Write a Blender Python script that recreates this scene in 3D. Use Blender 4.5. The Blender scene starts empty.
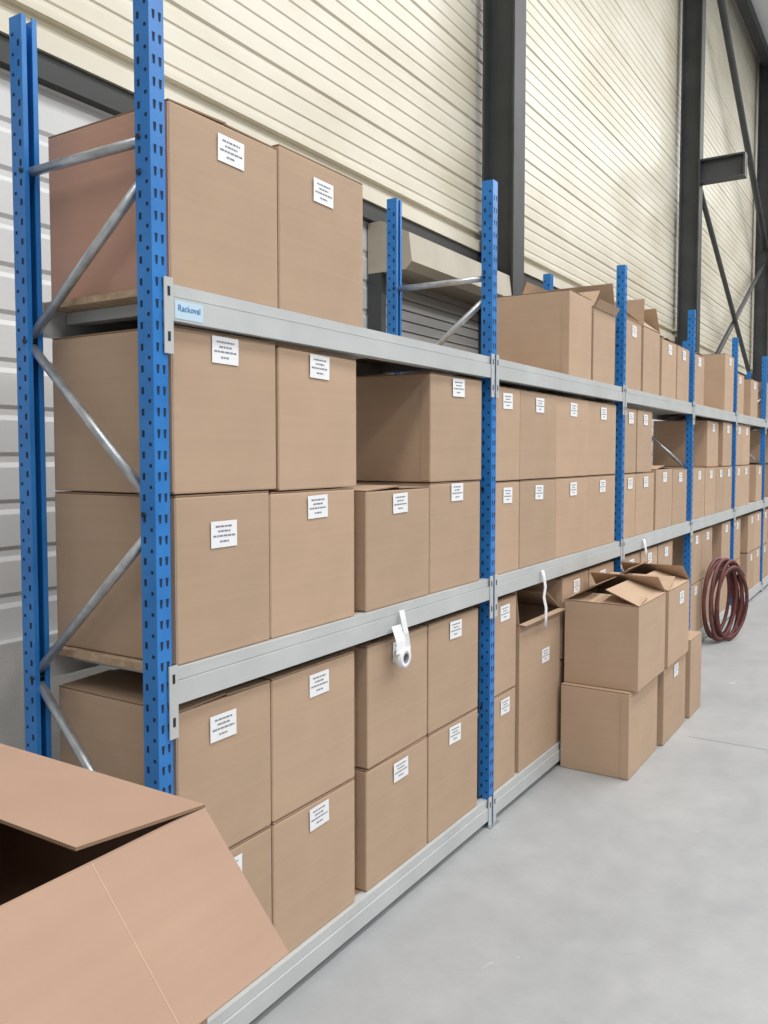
import bpy, bmesh, math, random
from mathutils import Vector, Matrix
random.seed(7)
scene = bpy.context.scene
col = scene.collection
try:
    scene.view_settings.view_transform = 'Standard'
    scene.view_settings.look = 'None'
except Exception:
    pass

# ------------------------------------------------------------ materials
def new_mat(name, color, rough=0.6, metal=0.0):
    m = bpy.data.materials.new(name); m.use_nodes = True
    b = m.node_tree.nodes['Principled BSDF']
    b.inputs['Base Color'].default_value = (*color, 1)
    b.inputs['Roughness'].default_value = rough
    b.inputs['Metallic'].default_value = metal
    return m

def noise_mat(name, c1, c2, scale=5, rough=0.7, detail=6, bump=0.0, bscale=80, stretch=(1,1,1), metal=0.0, lo=0.35, hi=0.65):
    m = new_mat(name, c1, rough, metal)
    nt = m.node_tree; N = nt.nodes; L = nt.links; b = N['Principled BSDF']
    tc = N.new('ShaderNodeTexCoord'); mp = N.new('ShaderNodeMapping')
    mp.inputs['Scale'].default_value = stretch
    L.new(tc.outputs['Object'], mp.inputs['Vector'])
    n = N.new('ShaderNodeTexNoise'); n.inputs['Scale'].default_value = scale; n.inputs['Detail'].default_value = detail
    L.new(mp.outputs[0], n.inputs['Vector'])
    r = N.new('ShaderNodeValToRGB')
    r.color_ramp.elements[0].position = lo; r.color_ramp.elements[1].position = hi
    r.color_ramp.elements[0].color = (*c1, 1); r.color_ramp.elements[1].color = (*c2, 1)
    L.new(n.outputs['Fac'], r.inputs['Fac']); L.new(r.outputs['Color'], b.inputs['Base Color'])
    if bump > 0:
        n2 = N.new('ShaderNodeTexNoise'); n2.inputs['Scale'].default_value = bscale; n2.inputs['Detail'].default_value = 4
        L.new(mp.outputs[0], n2.inputs['Vector'])
        bp = N.new('ShaderNodeBump'); bp.inputs['Strength'].default_value = bump; bp.inputs['Distance'].default_value = 0.01
        L.new(n2.outputs['Fac'], bp.inputs['Height']); L.new(bp.outputs['Normal'], b.inputs['Normal'])
    return m

def cardboard(name, c, dark=0.93):
    m = new_mat(name, c, 0.78)
    nt = m.node_tree; N = nt.nodes; L = nt.links; b = N['Principled BSDF']
    b.inputs['Specular IOR Level'].default_value = 0.25
    tc = N.new('ShaderNodeTexCoord'); oi = N.new('ShaderNodeObjectInfo')
    n = N.new('ShaderNodeTexNoise'); n.inputs['Scale'].default_value = 5; n.inputs['Detail'].default_value = 6
    L.new(tc.outputs['Object'], n.inputs['Vector'])
    mp = N.new('ShaderNodeMapping'); mp.inputs['Scale'].default_value = (1.2, 1.2, 60)
    L.new(tc.outputs['Object'], mp.inputs['Vector'])
    w = N.new('ShaderNodeTexNoise'); w.inputs['Scale'].default_value = 1.0; w.inputs['Detail'].default_value = 3
    L.new(mp.outputs[0], w.inputs['Vector'])
    a = N.new('ShaderNodeMath'); a.operation = 'MULTIPLY_ADD'; a.inputs[1].default_value = 0.22; a.inputs[2].default_value = 0.765
    L.new(n.outputs['Fac'], a.inputs[0])
    a2 = N.new('ShaderNodeMath'); a2.operation = 'MULTIPLY_ADD'; a2.inputs[1].default_value = 0.15
    L.new(oi.outputs['Random'], a2.inputs[0]); L.new(a.outputs[0], a2.inputs[2])
    a3 = N.new('ShaderNodeMath'); a3.operation = 'MULTIPLY_ADD'; a3.inputs[1].default_value = 0.12
    L.new(w.outputs['Fac'], a3.inputs[0]); L.new(a2.outputs[0], a3.inputs[2])
    hsv = N.new('ShaderNodeHueSaturation'); hsv.inputs['Color'].default_value = (*c, 1)
    L.new(a3.outputs[0], hsv.inputs['Value'])
    L.new(hsv.outputs['Color'], b.inputs['Base Color'])
    bp = N.new('ShaderNodeBump'); bp.inputs['Strength'].default_value = 0.2; bp.inputs['Distance'].default_value = 0.005
    n3 = N.new('ShaderNodeTexNoise'); n3.inputs['Scale'].default_value = 8
    L.new(tc.outputs['Object'], n3.inputs['Vector'])
    L.new(n3.outputs['Fac'], bp.inputs['Height']); L.new(bp.outputs['Normal'], b.inputs['Normal'])
    return m

M_card = cardboard('cardboard', (0.455, 0.323, 0.226))
M_card2 = cardboard('cardboard_reddish', (0.53, 0.315, 0.235))
M_card3 = cardboard('cardboard_pale', (0.365, 0.240, 0.175))
M_crease = cardboard('cardboard_crease', (0.43, 0.30, 0.22))
M_cedge = new_mat('cardboard_cut_edge', (0.25, 0.16, 0.10), 0.9)
M_label = new_mat('label_paper', (0.82, 0.83, 0.85), 0.6)
M_ink = new_mat('label_ink', (0.22, 0.23, 0.26), 0.7)
M_blue = noise_mat('rack_blue_paint', (0.016, 0.165, 0.49), (0.026, 0.21, 0.59), 6, 0.33)
M_hole = new_mat('slot_shadow', (0.006, 0.02, 0.06), 0.9)
M_beam = noise_mat('beam_grey_paint', (0.46, 0.48, 0.48), (0.52, 0.54, 0.54), 4, 0.4)
M_galv = noise_mat('galvanised_steel', (0.42, 0.44, 0.46), (0.58, 0.60, 0.62), 25, 0.38, metal=0.75)
M_chip = noise_mat('chipboard', (0.36, 0.25, 0.16), (0.50, 0.37, 0.25), 60, 0.85)
M_bolt = new_mat('bolt_dark', (0.03, 0.03, 0.035), 0.5, 0.5)
M_cream = noise_mat('cream_cladding', (0.56, 0.515, 0.40), (0.69, 0.655, 0.555), 0.9, 0.38, stretch=(1, 1, 2.2), lo=0.3, hi=0.6)
M_white = noise_mat('white_cladding', (0.58, 0.59, 0.60), (0.66, 0.67, 0.67), 1.2, 0.5)
M_grey = noise_mat('grey_cladding', (0.38, 0.39, 0.40), (0.44, 0.45, 0.46), 1.2, 0.6)
M_block = noise_mat('painted_block', (0.58, 0.60, 0.60), (0.68, 0.69, 0.69), 9, 0.8, bump=0.3, bscale=120)
M_steel = noise_mat('dark_steel', (0.036, 0.040, 0.041), (0.055, 0.060, 0.060), 3, 0.55)
M_dark = new_mat('dark_rail', (0.05, 0.052, 0.052), 0.7)
M_ceil = noise_mat('ceiling_deck', (0.82, 0.83, 0.84), (0.86, 0.86, 0.86), 1, 0.6)
M_shut = noise_mat('shutter_slats', (0.34, 0.34, 0.33), (0.40, 0.40, 0.39), 2, 0.5)
M_shutbox = noise_mat('shutter_housing', (0.38, 0.34, 0.27), (0.45, 0.41, 0.33), 4, 0.5)
M_hose = noise_mat('hose_rubber', (0.10, 0.028, 0.025), (0.15, 0.048, 0.042), 12, 0.5)
M_stick = new_mat('sticker_pale', (0.50, 0.66, 0.78), 0.4)
M_stickink = new_mat('sticker_blue', (0.01, 0.16, 0.42), 0.4)

def floor_material():
    m = new_mat('polished_concrete', (0.5, 0.5, 0.5), 0.5)
    nt = m.node_tree; N = nt.nodes; L = nt.links; b = N['Principled BSDF']
    tc = N.new('ShaderNodeTexCoord')
    def noise(s, d, rough=0.6, dist=0.0):
        n = N.new('ShaderNodeTexNoise'); n.inputs['Scale'].default_value = s; n.inputs['Detail'].default_value = d
        n.inputs['Roughness'].default_value = rough; n.inputs['Distortion'].default_value = dist
        L.new(tc.outputs['Object'], n.inputs['Vector']); return n
    def ramp(src, p0, p1, c0, c1):
        r = N.new('ShaderNodeValToRGB'); r.color_ramp.elements[0].position = p0; r.color_ramp.elements[1].position = p1
        r.color_ramp.elements[0].color = (*c0, 1); r.color_ramp.elements[1].color = (*c1, 1)
        L.new(src.outputs['Fac'], r.inputs['Fac']); return r
    def mix(mode, fac, A, Bc):
        x = N.new('ShaderNodeMixRGB'); x.blend_type = mode
        if isinstance(fac, (int, float)): x.inputs[0].default_value = fac
        else: L.new(fac.outputs[0], x.inputs[0])
        L.new(A.outputs[0], x.inputs[1])
        if isinstance(Bc, tuple): x.inputs[2].default_value = (*Bc, 1)
        else: L.new(Bc.outputs[0], x.inputs[2])
        return x
    n1 = noise(0.8, 9, 0.68, 0.6); n2 = noise(6, 10, 0.78); n3 = noise(5.5, 3, 0.6, 0.8)
    base = ramp(n1, .32, .68, (.345, .36, .370), (.425, .435, .44))
    mott = ramp(n2, .30, .62, (.86, .86, .87), (1, 1, 1))
    c = mix('MULTIPLY', 1.0, base, mott)
    spots = ramp(n3, .72, .74, (0, 0, 0), (.6, .6, .6))
    c = mix('MIX', spots, c, (.58, .58, .57))
    sc = N.new('ShaderNodeTexWave'); sc.inputs['Scale'].default_value = .35; sc.inputs['Distortion'].default_value = 14
    sc.inputs['Detail'].default_value = 5; sc.inputs['Detail Scale'].default_value = .8
    L.new(tc.outputs['Object'], sc.inputs['Vector'])
    rs = N.new('ShaderNodeValToRGB'); rs.color_ramp.elements[0].position = .0; rs.color_ramp.elements[1].position = .05
    rs.color_ramp.elements[0].color = (.88, .88, .88, 1); rs.color_ramp.elements[1].color = (1, 1, 1, 1)
    L.new(sc.outputs['Fac'], rs.inputs['Fac'])
    c = mix('MULTIPLY', .35, c, rs)
    L.new(c.outputs[0], b.inputs['Base Color'])
    rr = N.new('ShaderNodeMapRange'); rr.inputs['To Min'].default_value = .32; rr.inputs['To Max'].default_value = .60
    L.new(n2.outputs['Fac'], rr.inputs['Value']); L.new(rr.outputs[0], b.inputs['Roughness'])
    return m
M_floor = floor_material()

# ------------------------------------------------------------ mesh helpers
def box(bm, x0, x1, y0, y1, z0, z1, mi=0):
    vs = [bm.verts.new((x, y, z)) for x in (x0, x1) for y in (y0, y1) for z in (z0, z1)]
    for idx in ((0,1,3,2),(4,6,7,5),(0,4,5,1),(2,3,7,6),(0,2,6,4),(1,5,7,3)):
        f = bm.faces.new([vs[i] for i in idx]); f.material_index = mi
    return vs

def slab(bm, p0, p1, d, length, t, mi=0, edge=None, taper=0.0):
    p0 = Vector(p0); p1 = Vector(p1); d = Vector(d).normalized()
    n = (p1 - p0).cross(d).normalized() * t
    ax = (p1 - p0).normalized() * taper
    q = [p0, p1, p1 + d*length - ax, p0 + d*length + ax]
    a = [bm.verts.new(v) for v in q]; b = [bm.verts.new(v + n) for v in q]
    f = bm.faces.new(a); f.material_index = mi
    f = bm.faces.new(b[::-1]); f.material_index = mi
    for i in range(4):
        j = (i+1) % 4
        f = bm.faces.new((a[j], a[i], b[i], b[j])); f.material_index = mi if edge is None else edge

def tube(bm, a, b, r, mi=0, seg=10):
    a = Vector(a); b = Vector(b); d = (b-a)
    q = d.to_track_quat('Z', 'Y')
    ra, rb = [], []
    for i in range(seg):
        t = 2*math.pi*i/seg
        o = q @ Vector((math.cos(t)*r, math.sin(t)*r, 0))
        ra.append(bm.verts.new(a+o)); rb.append(bm.verts.new(b+o))
    for i in range(seg):
        j = (i+1) % seg
        f = bm.faces.new((ra[i], ra[j], rb[j], rb[i])); f.material_index = mi; f.smooth = True
    bm.faces.new(ra[::-1]).material_index = mi; bm.faces.new(rb).material_index = mi

def finish(bm, name, mats, loc=(0,0,0), rz=0.0, parent=None):
    bmesh.ops.recalc_face_normals(bm, faces=bm.faces)
    me = bpy.data.meshes.new(name); bm.to_mesh(me); bm.free()
    for m in mats: me.materials.append(m)
    ob = bpy.data.objects.new(name, me); ob.location = loc; ob.rotation_euler = (0, 0, rz)
    col.objects.link(ob)
    if parent: ob.parent = parent
    return ob

def label(bm, xf, yc, zc, w=0.097, h=0.068, rot=0.0):
    def quad(u0, u1, v0, v1, off, mi):
        pts = []
        for (u, v) in ((u0, v0), (u1, v0), (u1, v1), (u0, v1)):
            uu = u*math.cos(rot) - v*math.sin(rot); vv = u*math.sin(rot) + v*math.cos(rot)
            pts.append((xf + off, yc + uu, zc + vv))
        vs = [bm.verts.new(p) for p in pts]
        f = bm.faces.new(vs); f.material_index = mi
    quad(-w/2, w/2, -h/2, h/2, 0.0012, 2)
    rows = [(0.30, 0.66), (0.12, 0.46), (-0.06, 0.84), (-0.27, 0.34)]
    for (rv, wid) in rows:
        x = -w*wid/2
        end = w*wid/2
        while x < end - 0.003:
            l = min(random.uniform(0.006, 0.016), end - x)
            quad(x, x + l, rv*h - 0.0022, rv*h + 0.0022, 0.0018, 3)
            x += l + 0.0025

CM = [M_card, M_cedge, M_label, M_ink]
CM2 = [M_card2, M_cedge, M_label, M_ink]
CM3 = [M_card3, M_cedge, M_label, M_ink]

def carton(x0, x1, y0, y1, z0, z1, lab=None, lift=0.0, mats=CM, rz=None, name='cardboard_box', redside=False):
    cx, cy = (x0+x1)/2, (y0+y1)/2
    a, b, h = (x1-x0)/2, (y1-y0)/2, z1-z0
    bm = bmesh.new()
    t = 0.005
    vs = box(bm, -a, a, -b, b, 0, h-t)
    bmesh.ops.subdivide_edges(bm, edges=bm.edges[:], cuts=3, use_grid_fill=True)
    bul = random.uniform(0.001, 0.004)
    for v in bm.verts:
        fy = 1-(v.co.y/b)**2; fz = 1-((v.co.z-h/2)/(h/2))**2; fx = 1-(v.co.x/a)**2
        if abs(abs(v.co.x)-a) < 1e-5: v.co.x += math.copysign(bul*max(fy,0)*max(fz,0), v.co.x)
        elif abs(abs(v.co.y)-b) < 1e-5: v.co.y += math.copysign(bul*max(fx,0)*max(fz,0), v.co.y)
    edges = [e for e in bm.edges if e.calc_face_angle(0) > 1.2]
    bmesh.ops.bevel(bm, geom=edges, offset=0.004, segments=2, affect='EDGES', profile=0.6)
    bm.normal_update()
    for f in bm.faces:
        f.smooth = False
        if redside and abs(f.normal.y) > .5: f.material_index = 4
    g = 0.002
    sl = math.sin(lift)
    slab(bm, (-a+.001, -b+.001, h-t+.0005), (a-.001, -b+.001, h-t+.0005), (0, math.cos(lift), sl), b-g, t-.001, 0, 1)
    slab(bm, (a-.001, b-.001, h-t+.0005), (-a+.001, b-.001, h-t+.0005), (0, -math.cos(lift*.4), math.sin(lift*.4)), b-g, t-.001, 0, 1)
    box(bm, a-0.04, a-0.002, -b-0.0025, -b+0.002, 0.006, h-0.008, 4 if redside else 0)
    if lab:
        label(bm, a+bul+.0005, -b + 2*b*lab[0], h-lab[1], rot=lab[2] if len(lab) > 2 else random.uniform(-.03, .03))
    if rz is None: rz = math.radians(random.uniform(-.9, .9))
    mats = list(mats) + ([M_card2] if redside else [])
    return finish(bm, name, mats, (cx, cy, z0), rz)

def open_carton(x0, x1, y0, y1, z0, z1, flaps, lab=None, mats=CM, rz=0.0, fl=None, name='open_cardboard_box', crease=None):
    """flaps: dict side->angle deg from closed-inward (0) through upright (90) to hanging outside (180+)"""
    cx, cy = (x0+x1)/2, (y0+y1)/2
    a, b, h = (x1-x0)/2, (y1-y0)/2, z1-z0
    t = 0.006
    bm = bmesh.new()
    box(bm, -a, a, -b, b, 0, t)
    box(bm, -a, -a+t, -b, b, t, h); box(bm, a-t, a, -b, b, t, h)
    box(bm, -a+t, a-t, -b, -b+t, t, h); box(bm, -a+t, a-t, b-t, b, t, h)
    fl = fl or min(a, b)*0.98
    for side, val in flaps.items():
        ang, L, tp = (val if isinstance(val, tuple) else (val, fl, 0.004))
        an = math.radians(ang)
        c, s = math.cos(an), math.sin(an)
        if side == '+x':
            slab(bm, (a, -b, h), (a, b, h), (-c, 0, s), L, 0.005, 0, 1, tp)
            if crease is not None:
                o = Vector((s, 0, c))*.0003
                slab(bm, Vector((a, crease-.0011, h))+o, Vector((a, crease+.0011, h))+o, (-c, 0, s), L-.001, -.0006, 4, 4, 0)
        if side == '-x': slab(bm, (-a, b, h), (-a, -b, h), (c, 0, s), L, 0.005, 0, 1, tp)
        if side == '+y': slab(bm, (a, b, h), (-a, b, h), (0, -c, s), L, 0.005, 0, 1, tp)
        if side == '-y': slab(bm, (-a, -b, h), (a, -b, h), (0, c, s), L, 0.005, 0, 1, tp)
    if lab: label(bm, a+.0005, -b+2*b*lab[0], h-lab[1])
    mats = list(mats)
    if crease is not None: mats.append(M_crease)
    return finish(bm, name, mats, (cx, cy, z0), rz)

# ------------------------------------------------------------ rack
XF, XR = -1.50, -2.01
PW, PD, PH = 0.045, 0.05, 2.69
Y0, PITCH, NF = 1.43, 1.83, 8
YP = [Y0 + PITCH*k for k in range(NF)]
LEVELS = [0.115, 1.055, 1.973]
rack = bpy.data.objects.new('storage_rack', None); col.objects.link(rack)

def post(bm, xo, sgn, y1):
    y0 = y1-PW; t = 0.004
    xi = xo - sgn*PD
    xa, xb = min(xo, xi), max(xo, xi)
    ox = (xo-t, xo) if sgn > 0 else (xo, xo+t)
    fa, fb = (xa, xb-t) if sgn > 0 else (xa+t, xb)
    box(bm, ox[0], ox[1], y0, y1, 0.004, PH)
    box(bm, fa, fb, y0, y0+t, 0.004, PH)
    box(bm, fa, fb, y1-t, y1, 0.004, PH)
    ix = (xi, xi+t) if sgn > 0 else (xi-t, xi)
    box(bm, ix[0], ix[1], y0+t, y0+.014, 0.004, PH)
    box(bm, ix[0], ix[1], y1-.014, y1-t, 0.004, PH)
    z = 0.07
    e = 0.0006
    while z < PH-0.03:
        xs = xo + sgn*e
        for yy in (y0+.014, y1-.012):
            vs = [bm.verts.new((xs, yy+dy, z+dz)) for dy, dz in ((-.0045,.010),(.0045,.010),(.0025,-.010),(-.0025,-.010))]
            bm.faces.new(vs).material_index = 1
        xm = (xa+xb)/2
        for ys in (y0-e, y1+e):
            for ddx, hh in ((-.011*sgn, .008), (.012*sgn, .004)):
                zz = z + (0.0 if hh > .006 else .025)
                vs = [bm.verts.new((xm+ddx+dx, ys, zz+dz)) for dx, dz in ((-.004,-hh),(.004,-hh),(.004,hh),(-.004,hh))]
                bm.faces.new(vs).material_index = 1
        z += 0.05
    box(bm, xa-.02, xb+.02, y0-.02, y1+.02, 0.0, 0.005, 2)

for k, y1 in enumerate(YP):
    bm = bmesh.new(); post(bm, XF, 1, y1); finish(bm, f'upright_front_{k+1}', [M_blue, M_hole, M_galv], parent=rack)
    bm = bmesh.new(); post(bm, XR, -1, y1); finish(bm, f'upright_rear_{k+1}', [M_blue, M_hole, M_galv], parent=rack)
    bm = bmesh.new(); yc = y1-PW/2; r = 0.0125
    fx, rx = XF-PD+.012, XR+PD-.012
    def br(za, zb): tube(bm, (fx, yc, za), (rx, yc, zb), r, 0)
    br(2.30, 2.30); br(2.22, 1.88); br(1.46, 1.85); br(1.39, 1.00); br(0.53, 0.96); br(0.48, 0.14); br(0.09, 0.09)
    for xx, zz in ((fx,2.30),(rx,2.30),(fx,2.22),(rx,1.865),(fx,1.43),(rx,.98),(fx,.505),(rx,.12)):
        tube(bm, (xx, y1-PW-.004, zz), (xx, y1+.004, zz), .007, 1, 6)
    finish(bm, f'frame_bracing_{k+1}', [M_galv, M_bolt], parent=rack)

for k in range(NF-1):
    s, e = YP[k], YP[k+1]-PW
    bm = bmesh.new()
    for zt in LEVELS:
        for sg, xo in ((1, XF), (-1, XR)):
            def bx(d0, d1, y0, y1, z0, z1, mi=0):
                a, b = xo-sg*d0, xo-sg*d1
                box(bm, min(a,b), max(a,b), y0, y1, z0, z1, mi)
            bx(.004, .040, s+.002, e-.002, zt-.028, zt)
            bx(-.002, .040, s+.002, e-.002, zt-.086, zt-.031)
            bx(.006, .038, s+.002, e-.002, zt-.032, zt-.027, 0)
            for ya, yb in ((s-.014, s+.014), (e-.014, e+.014)):
                za = max(zt-.165, .006)
                bx(-.006, -.0025, ya, yb, za, zt+.012)
                for zz in (zt-.02, zt-.125):
                    if zz > .03:
                        bx(-.0068, -.006, (ya+yb)/2-.004, (ya+yb)/2+.004, zz-.011, zz+.011, 1)
    finish(bm, f'beams_bay_{k+1}', [M_beam, M_bolt], parent=rack)
    bm = bmesh.new()
    for zt in LEVELS:
        n = 3; w = (e-s-.02)/n
        for i in range(n):
            box(bm, XR+.042, XF-.042, s+.01+i*w+.001, s+.01+(i+1)*w-.001, zt-.019, zt-.001)
        for i in range(4):
            yy = s+.1+(e-s-.2)*i/3
            box(bm, XR+.042, XF-.042, yy-.02, yy+.02, zt-.050, zt-.020, 1)
    finish(bm, f'shelf_decks_bay_{k+1}', [M_chip, M_beam], parent=rack)

bm = bmesh.new()
box(bm, XF+.0022, XF+.003, 1.452, 1.545, 1.893, 1.936)
finish(bm, 'beam_sticker', [M_stick], parent=rack)
cu = bpy.data.curves.new('sticker_text', 'FONT'); cu.body = 'Rackoval'; cu.size = .021; cu.align_x = 'CENTER'; cu.extrude = .0002
to = bpy.data.objects.new('sticker_text', cu); col.objects.link(to); cu.materials.append(M_stickink)
to.location = (XF+.0036, 1.4985, 1.912); to.rotation_euler = (math.pi/2, 0, math.pi/2); to.parent = rack

# ------------------------------------------------------------ cartons on the rack
D = 0.455
def B(y0, y1, z0, h=0.412, set_=0.0, lab=(0.5, .06), lift=0.0, mats=CM, d=D, **kw):
    xf = XF - .018 - set_
    return carton(xf-d, xf, y0+.003, y1-.003, z0+.001, z0+h, lab=lab, lift=lift, mats=mats, **kw)
L0, L1, L2 = LEVELS
B(1.462, 1.862, L2, .437, lab=(.53, .065), lift=.03, redside=True); B(1.868, 2.288, L2, .455, lab=(.48, .085))
B(1.462, 1.818, L1, .417, lab=(.47, .105)); B(1.822, 2.236, L1, .412, lab=(.52, .05))
B(2.300, 2.725, L1, .400, lab=(.50, .05), lift=.05); B(2.732, 3.150, L1, .412, lab=(.5, .04))
B(1.462, 1.850, L1+.419, .408, lab=(.47, .045)); B(1.853, 2.250, L1+.414, .406, lab=(.48, .045))
B(2.732, 3.160, L1+.414, .405, lab=(.5, .045))
B(1.462, 1.818, L0); B(1.822, 2.236, L0, lab=(.52, .05)); B(2.300, 2.715, L0, lab=(.52, .06)); B(2.722, 3.140, L0, lab=(.5, .05))
B(1.462, 1.818, L0+.415, lab=(.45, .075), lift=.04); B(1.822, 2.236, L0+.415, lab=(.53, .06))
B(2.300, 2.715, L0+.415, lab=(.5, .05)); B(2.722, 3.140, L0+.415, lab=(.5, .05))
# bay 2
B(4.160, 4.520, L2, .432, lab=None, lift=.02)
open_carton(XF-.018-D, XF-.018, 4.545, 4.93, L2+.001, L2+.40, {'-x': 70, '+y': 75, '-y': (40, .16, .006), '+x': (120, .05, .004)}, lab=None)
for (a, b) in ((3.275, 3.555), (3.56, 4.005), (4.01, 4.485), (4.49, 4.97)):
    B(a, b, L1, .40); B(a, b, L1+.403, .405)
B(3.275, 3.53, L0); B(3.275, 3.53, L0+.415)
open_carton(XF-.015-D, XF-.015, 3.56, 4.075, L0+.001, .80, {'-x': 95, '-y': (100, .2, .006), '+y': (30, .2, .005), '+x': (183, .03, 0)}, lab=(.62, .2))
B(4.10, 4.52, L0); B(4.53, 4.97, L0); B(4.10, 4.52, L0+.415); B(4.53, 4.97, L0+.415)
# bay 3
B(5.13, 5.49, L2, .42)
open_carton(XF-.018-D, XF-.018, 5.53, 5.93, L2+.001, L2+.42, {'-x': 85, '-y': (80, .18, .006), '+y': (60, .18, .006), '+x': (40, .2, .004)})
B(6.00, 6.40, L2, .40, lift=.15); B(6.42, 6.82, L2, .40)
B(5.13, 5.40, L1, .40); B(5.41, 5.84, L1, .40); B(5.90, 6.34, L1, .42, lift=.1); B(6.36, 6.80, L1, .41)
B(5.13, 5.40, L1+.403, .40); B(5.41, 5.78, L1+.403, .40)
for (a, b) in ((5.13, 5.53), (5.55, 5.96), (5.98, 6.39), (6.41, 6.82)):
    B(a, b, L0)
    if a < 6.2: B(a, b, L0+.415)
# bay 4
B(6.96, 7.34, L2, .40, lift=.1); B(8.22, 8.66, L2, .52)
B(7.0, 7.46, L1, .41); B(7.48, 7.9, L1, .41); B(7.92, 8.3, L1, .41); B(8.31, 8.66, L1, .41); B(7.6, 8.1, L1+.413, .40, set_=.02)
B(8.2, 8.62, L1+.413, .40)
for i in range(4): B(6.97+.42*i, 6.97+.42*i+.41, L0)
for i in (0, 1, 3): B(6.97+.42*i, 6.97+.42*i+.41, L0+.415)
rnd = random.Random(3)
for k in range(4, NF-1):
    s, e = YP[k]+.02, YP[k+1]-PW-.02
    w = (e-s)/4
    for lv, zt in enumerate(LEVELS):
        for i in range(4):
            a, b = s+i*w, s+(i+1)*w-.006
            if rnd.random() < (.85 if lv < 2 else .65):
                hh = rnd.choice((.40, .41, .41))
                B(a, b, zt, hh if lv < 2 else hh+rnd.uniform(-.02, .09), lift=0)
                if lv < 2 and rnd.random() < .6: B(a, b, zt+.415, .40)

# ------------------------------------------------------------ floor stack of cartons
carton(-1.492, -1.148, 4.035, 4.56, 0.001, .425, lab=None, rz=0)
open_carton(-1.49, -1.12, 4.075, 4.58, .428, .84, {'-x': (30, .17, .01), '+x': (22, .18, .006), '-y': (6, .17, .006), '+y': (35, .17, .006)})
carton(-1.485, -1.13, 4.62, 5.12, 0.001, .425, lab=(.5, .06), rz=0)
open_carton(-1.485, -1.115, 4.63, 5.11, .428, .84, {'-x': (35, .18, .01), '+x': (18, .18, .006), '-y': (20, .17, .006), '+y': (35, .17, .006)}, lab=(.6, .07))
carton(-1.46, -1.12, 5.20, 5.50, 0.001, .47, lab=None, rz=0)

# ------------------------------------------------------------ foreground stack with the opened carton
carton(-1.475, -.945, .35, .945, 0.001, .508, lab=None, rz=0, mats=CM3)
open_carton(-1.475, -.93, .34, .952, .511, 1.02,
            {'+y': (5, .232, .012), '+x': (226, .245, .006), '-x': (-7, .26, .004), '-y': (-3, .24, .004)}, mats=CM3, crease=.737-.646)  # -x and -y flaps are out of view, folded in to shade the interior

# ------------------------------------------------------------ hanging straps / tape roll
def ribbon(name, pts, w):
    bm = bmesh.new(); prev = None
    for p in pts:
        a = bm.verts.new((p[0], p[1]-w/2, p[2])); b = bm.verts.new((p[0]+.004, p[1]+w/2, p[2]))
        if prev: bm.faces.new((prev[0], prev[1], b, a)).smooth = True
        prev = (a, b)
    ob = finish(bm, name, [M_label]); md = ob.modifiers.new('thick', 'SOLIDIFY'); md.thickness = .0012
    return ob
ribbon('hanging_paper_strip', [(-1.49, 3.76, 1.03), (-1.482, 3.762, 1.0), (-1.478, 3.77, .95), (-1.483, 3.765, .90), (-1.476, 3.775, .85), (-1.48, 3.785, .80), (-1.483, 3.79, .755)], .022)
ribbon('hanging_paper_strip', [(-1.49, 5.50, 1.03), (-1.482, 5.50, 1.0), (-1.478, 5.51, .95), (-1.483, 5.515, .92)], .03)
bm = bmesh.new()
def ring(bm, c, ro, ri, w, seg=28, mi=0):
    R = []
    for i in range(seg):
        t = 2*math.pi*i/seg; cs, sn = math.cos(t), math.sin(t)
        R.append([bm.verts.new((c[0]+dx, c[1]+cs*r, c[2]+sn*r)) for dx, r in ((0, ro), (w, ro), (w, ri), (0, ri))])
    for i in range(seg):
        A, Bq = R[i], R[(i+1) % seg]
        for j in range(4):
            k2 = (j+1) % 4
            f = bm.faces.new((A[j], A[k2], Bq[k2], Bq[j])); f.smooth = True; f.material_index = mi
ring(bm, (-1.490, 2.46, .880), .034, .018, .03); ring(bm, (-1.4905, 2.46, .880), .018, .0155, .031, mi=1)
prev = None
for p in [(-1.489, 2.475, 1.04), (-1.482, 2.475, 1.01), (-1.475, 2.482, .96), (-1.478, 2.50, .91), (-1.474, 2.493, .88)]:
    a = bm.verts.new((p[0], p[1]-.013, p[2])); b = bm.verts.new((p[0]+.004, p[1]+.013, p[2]))
    if prev: bm.faces.new((prev[0], prev[1], b, a))
    prev = (a, b)
prev = None
for p in [(-1.484, 2.43, .995), (-1.470, 2.44, .94), (-1.468, 2.435, .90)]:
    a = bm.verts.new((p[0], p[1]-.026, p[2])); b = bm.verts.new((p[0]+.004, p[1]+.026, p[2]))
    if prev: bm.faces.new((prev[0], prev[1], b, a))
    prev = (a, b)
finish(bm, 'hanging_tape_roll', [M_label, M_ink])

# ------------------------------------------------------------ hose coil
cu = bpy.data.curves.new('hose_coil', 'CURVE'); cu.dimensions = '3D'; cu.bevel_depth = .0145; cu.bevel_resolution = 4
for (dx, dy, cx, cy, turns, R, zc, ex) in ((.30, .954, -1.385, 7.48, 3, .345, .362, .72), (.42, .907, -1.35, 7.56, 3, .335, .352, .56), (.50, .866, -1.32, 7.56, 2, .31, .326, .66)):
    sp = cu.splines.new('POLY'); n = 40*turns; sp.points.add(n)
    for i in range(n+1):
        t = 2*math.pi*i/40 + .8; kx = i/40
        r = R - .012*math.sin(kx*2.4) - .008*kx
        off = (kx-turns/2)*.030 + .014*math.sin(t*1.5+cx*9)
        x = cx + dx*math.cos(t)*r*ex - dy*off; y = cy + dy*math.cos(t)*r*ex + dx*off
        z = max(zc + math.sin(t)*r, .015)
        sp.points[i].co = (max(x, -1.478), y, z, 1)
ho = bpy.data.objects.new('hose_coil', cu); col.objects.link(ho); cu.materials.append(M_hose)

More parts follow.
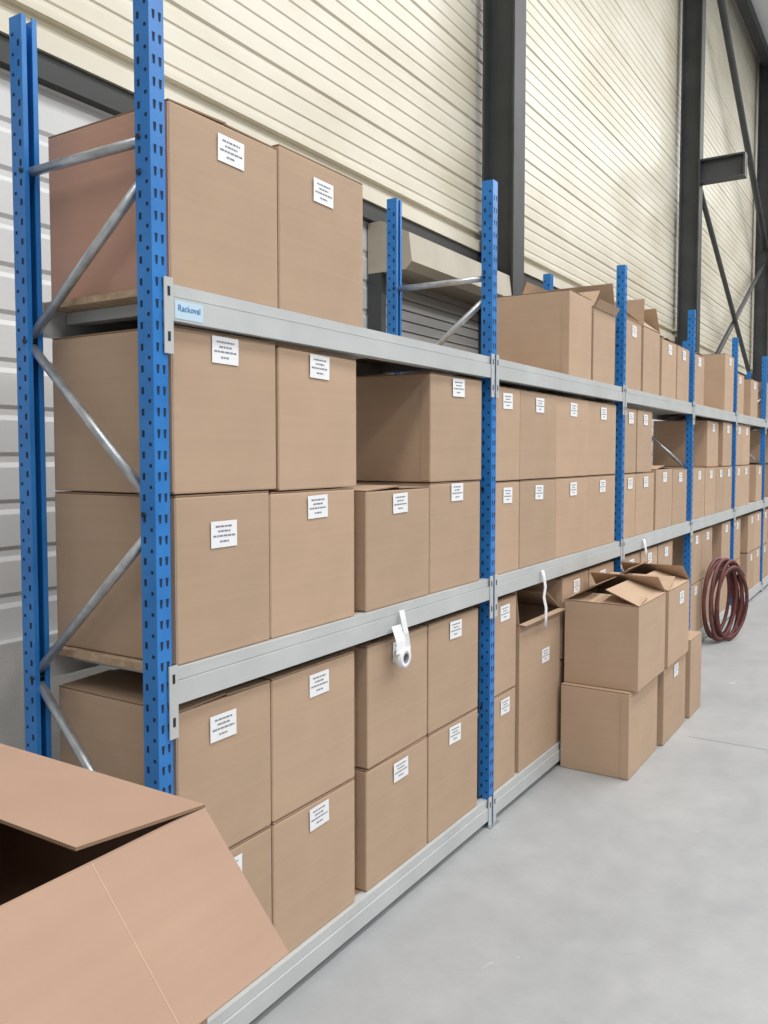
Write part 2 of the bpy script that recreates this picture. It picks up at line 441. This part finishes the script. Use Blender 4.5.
# ------------------------------------------------------------ building shell
XW = -2.70; YA, YB = -8.0, 32.0; XE = 15.0; ZC = 8.8
bm = bmesh.new()
box(bm, XW-.3, XE+.2, YA-.2, YB+.2, -.2, 0)
finish(bm, 'floor', [M_floor])
bm = bmesh.new()
for yy in (4.86-10.2, 4.86-5.1, 4.86, 4.86+5.1, 4.86+10.2, 4.86+15.3): box(bm, -1.05, XE-.1, yy-.003, yy+.003, -.001, .0008)
for xx in (1.9, 7.0): box(bm, xx-.003, xx+.003, YA+.1, YB-.1, -.001, .0006)
finish(bm, 'trim_floor_joints', [new_mat('joint_grey', (.23, .24, .25), .8)])

def ribbed(name, z0, z1, x, period, depth, mats, joint=None):
    prof = [(x, z0)]
    z = z0
    i = 0
    while z + period <= z1 + 1e-6:
        i += 1
        big = (joint and i % joint == 0)
        d = depth*(1.9 if big else 1.0)
        g = period*(.18 if not big else .26)
        prof += [(x, z+period-g*1.8), (x-d, z+period-g*1.2), (x-d, z+period-g*.5), (x, z+period)]
        z += period
    prof.append((x, z1))
    bm = bmesh.new()
    A = [bm.verts.new((px, YA, pz)) for px, pz in prof]; Bv = [bm.verts.new((px, YB, pz)) for px, pz in prof]
    for i in range(len(prof)-1): bm.faces.new((A[i], A[i+1], Bv[i+1], Bv[i]))
    c0 = bm.verts.new((x-.15, YA, z0)); c1 = bm.verts.new((x-.15, YB, z0)); c2 = bm.verts.new((x-.15, YB, z1)); c3 = bm.verts.new((x-.15, YA, z1))
    bm.faces.new((c0, c1, c2, c3))
    me = bpy.data.meshes.new(name); bm.to_mesh(me); bm.free()
    for m in mats: me.materials.append(m)
    ob = bpy.data.objects.new(name, me); col.objects.link(ob); return ob
wl = bpy.data.objects.new('wall_left', None); col.objects.link(wl)
ribbed('upper_cladding', 3.03, ZC, XW, .088, .0055, [M_cream], joint=5).parent = wl
ribbed('lower_cladding', .92, 2.90, XW, .165, .008, [M_white]).parent = wl
bm = bmesh.new(); box(bm, XW-.15, XW+.05, YA, YB, 0, .92); finish(bm, 'block_plinth', [M_block], parent=wl)
bm = bmesh.new(); box(bm, XW-.15, XW+.02, YA, YB, 2.91, 3.00); box(bm, XW-.15, XW+.045, YA, YB, 2.895, 2.912); finish(bm, 'cladding_rail', [M_dark], parent=wl)
bm = bmesh.new(); box(bm, XW, XW+.035, YA, YB, 3.00, 3.075); box(bm, XW, XW+.03, YA, YB, 3.13, 3.15); finish(bm, 'flashing', [M_cream], parent=wl)
bm = bmesh.new(); box(bm, XE, XE+.15, YA, YB, 0, ZC); finish(bm, 'wall_right', [M_grey])
bm = bmesh.new(); box(bm, XW-.15, XE+.15, YB, YB+.15, 0, ZC); finish(bm, 'wall_far', [M_cream])
bm = bmesh.new(); box(bm, XW-.15, XE+.15, YA-.15, YA, 0, ZC); finish(bm, 'wall_back', [M_grey])
bm = bmesh.new(); box(bm, XW-.15, XE+.15, YA-.15, YB+.15, ZC, ZC+.15); finish(bm, 'ceiling', [M_ceil])

sf = bpy.data.objects.new('steel_portal_frame', None); col.objects.link(sf)
CY = [-.10, 5.57, 11.22, 16.95, 22.7]
for k, yc in enumerate(CY):
    bm = bmesh.new()
    x0, x1 = -2.64, -2.40
    box(bm, x1-.014, x1, yc-.095, yc+.095, 0, ZC-.01)
    box(bm, x0, x0+.014, yc-.095, yc+.095, 0, ZC-.01)
    box(bm, x0+.014, x1-.014, yc-.006, yc+.006, 0, ZC-.01)
    box(bm, x0-.03, x1+.03, yc-.14, yc+.14, .001, .02)
    finish(bm, f'column_{k+1}', [M_steel], parent=sf)
    bm = bmesh.new()
    box(bm, x1, XE-.02, yc-.08, yc+.08, ZC-.06, ZC-.045); box(bm, x1, XE-.02, yc-.08, yc+.08, ZC-.36, ZC-.345)
    box(bm, x1, XE-.02, yc-.006, yc+.006, ZC-.345, ZC-.06)
    finish(bm, f'rafter_{k+1}', [M_steel], parent=sf)
    if k >= 2:
        bm = bmesh.new()
        box(bm, x1, x1+.52, yc-.08, yc+.08, 5.20, 5.22); box(bm, x1, x1+.52, yc-.006, yc+.006, 4.96, 5.20)
        box(bm, x1, x1+.52, yc-.08, yc+.08, 4.94, 4.96); box(bm, x1+.50, x1+.52, yc-.08, yc+.08, 4.96, 5.20)
        finish(bm, f'corbel_{k+1}', [M_steel], parent=sf)
bm = bmesh.new()
for a, b in ((2, 3), (3, 4)):
    ya, yb = CY[a]+.1, CY[b]-.1
    tube(bm, (-2.46, ya, 5.0), (-2.46, yb, 2.2), .035); tube(bm, (-2.50, ya, 2.2), (-2.50, yb, 5.0), .035)
    tube(bm, (-2.46, ya, 8.4), (-2.46, yb, 5.3), .05)
box(bm, -2.60, -2.45, YA+.1, YB-.1, 8.55, 8.72)
finish(bm, 'wind_bracing', [M_steel], parent=sf)
bm = bmesh.new()
x = 0.2
while x < XE:
    box(bm, x, x+.08, YA+.05, YB-.05, ZC-.045, ZC-.002); x += 1.8
finish(bm, 'purlins', [M_steel], parent=sf)

# roller shutter behind the rack
rs = bpy.data.objects.new('roller_shutter', None); col.objects.link(rs)
bm = bmesh.new()
ya, yb = 4.10, 5.46
prof = [(-2.69, 2.60), (-2.69, 2.885), (-2.60, 2.885), (-2.42, 2.80), (-2.40, 2.64), (-2.44, 2.60)]
A = [bm.verts.new((px, ya, pz)) for px, pz in prof]; Bv = [bm.verts.new((px, yb, pz)) for px, pz in prof]
bm.faces.new(A); bm.faces.new(Bv[::-1])
for i in range(6): bm.faces.new((A[i], A[(i+1) % 6], Bv[(i+1) % 6], Bv[i]))
finish(bm, 'housing', [M_shutbox], parent=rs)
bm = bmesh.new()
z = .95
while z < 2.58:
    box(bm, -2.66, -2.63, ya+.05, yb-.05, z, z+.052); box(bm, -2.66, -2.642, ya+.05, yb-.05, z+.052, z+.062); z += .062
finish(bm, 'slats', [M_shut], parent=rs)
bm = bmesh.new(); box(bm, -2.69, -2.60, ya, ya+.05, .93, 2.60); box(bm, -2.69, -2.60, yb-.05, yb, .93, 2.60)
finish(bm, 'guides', [M_steel], parent=rs)

# ------------------------------------------------------------ lights: roof skylights
def area(name, loc, sx, sy, power, rot=(0,0,0), c=(1, .99, .975)):
    l = bpy.data.lights.new(name, 'AREA'); l.shape = 'RECTANGLE'; l.size = sx; l.size_y = sy; l.energy = power; l.color = c
    o = bpy.data.objects.new(name, l); o.location = loc; o.rotation_euler = rot; col.objects.link(o)
area('skylight_1', (1.2, 9, ZC-.45), 1.4, 30, 1250)
area('skylight_2', (5.6, 9, ZC-.45), 1.4, 30, 1450)
area('skylight_3', (11.0, 9, ZC-.45), 1.4, 30, 500)
w = bpy.data.worlds.new('world'); scene.world = w; w.use_nodes = True
w.node_tree.nodes['Background'].inputs[0].default_value = (.8, .85, .9, 1)
w.node_tree.nodes['Background'].inputs[1].default_value = .6

# ------------------------------------------------------------ camera
cam = bpy.data.cameras.new('camera'); co = bpy.data.objects.new('camera', cam); col.objects.link(co)
co.location = (0, 0, 1.57); co.rotation_euler = (math.radians(90-3.0), 0, math.radians(32.2))
cam.sensor_fit = 'VERTICAL'; cam.sensor_height = 32; cam.lens = 850/1024*32
cam.shift_y = -0.0121
cam.clip_start = .02
scene.camera = co
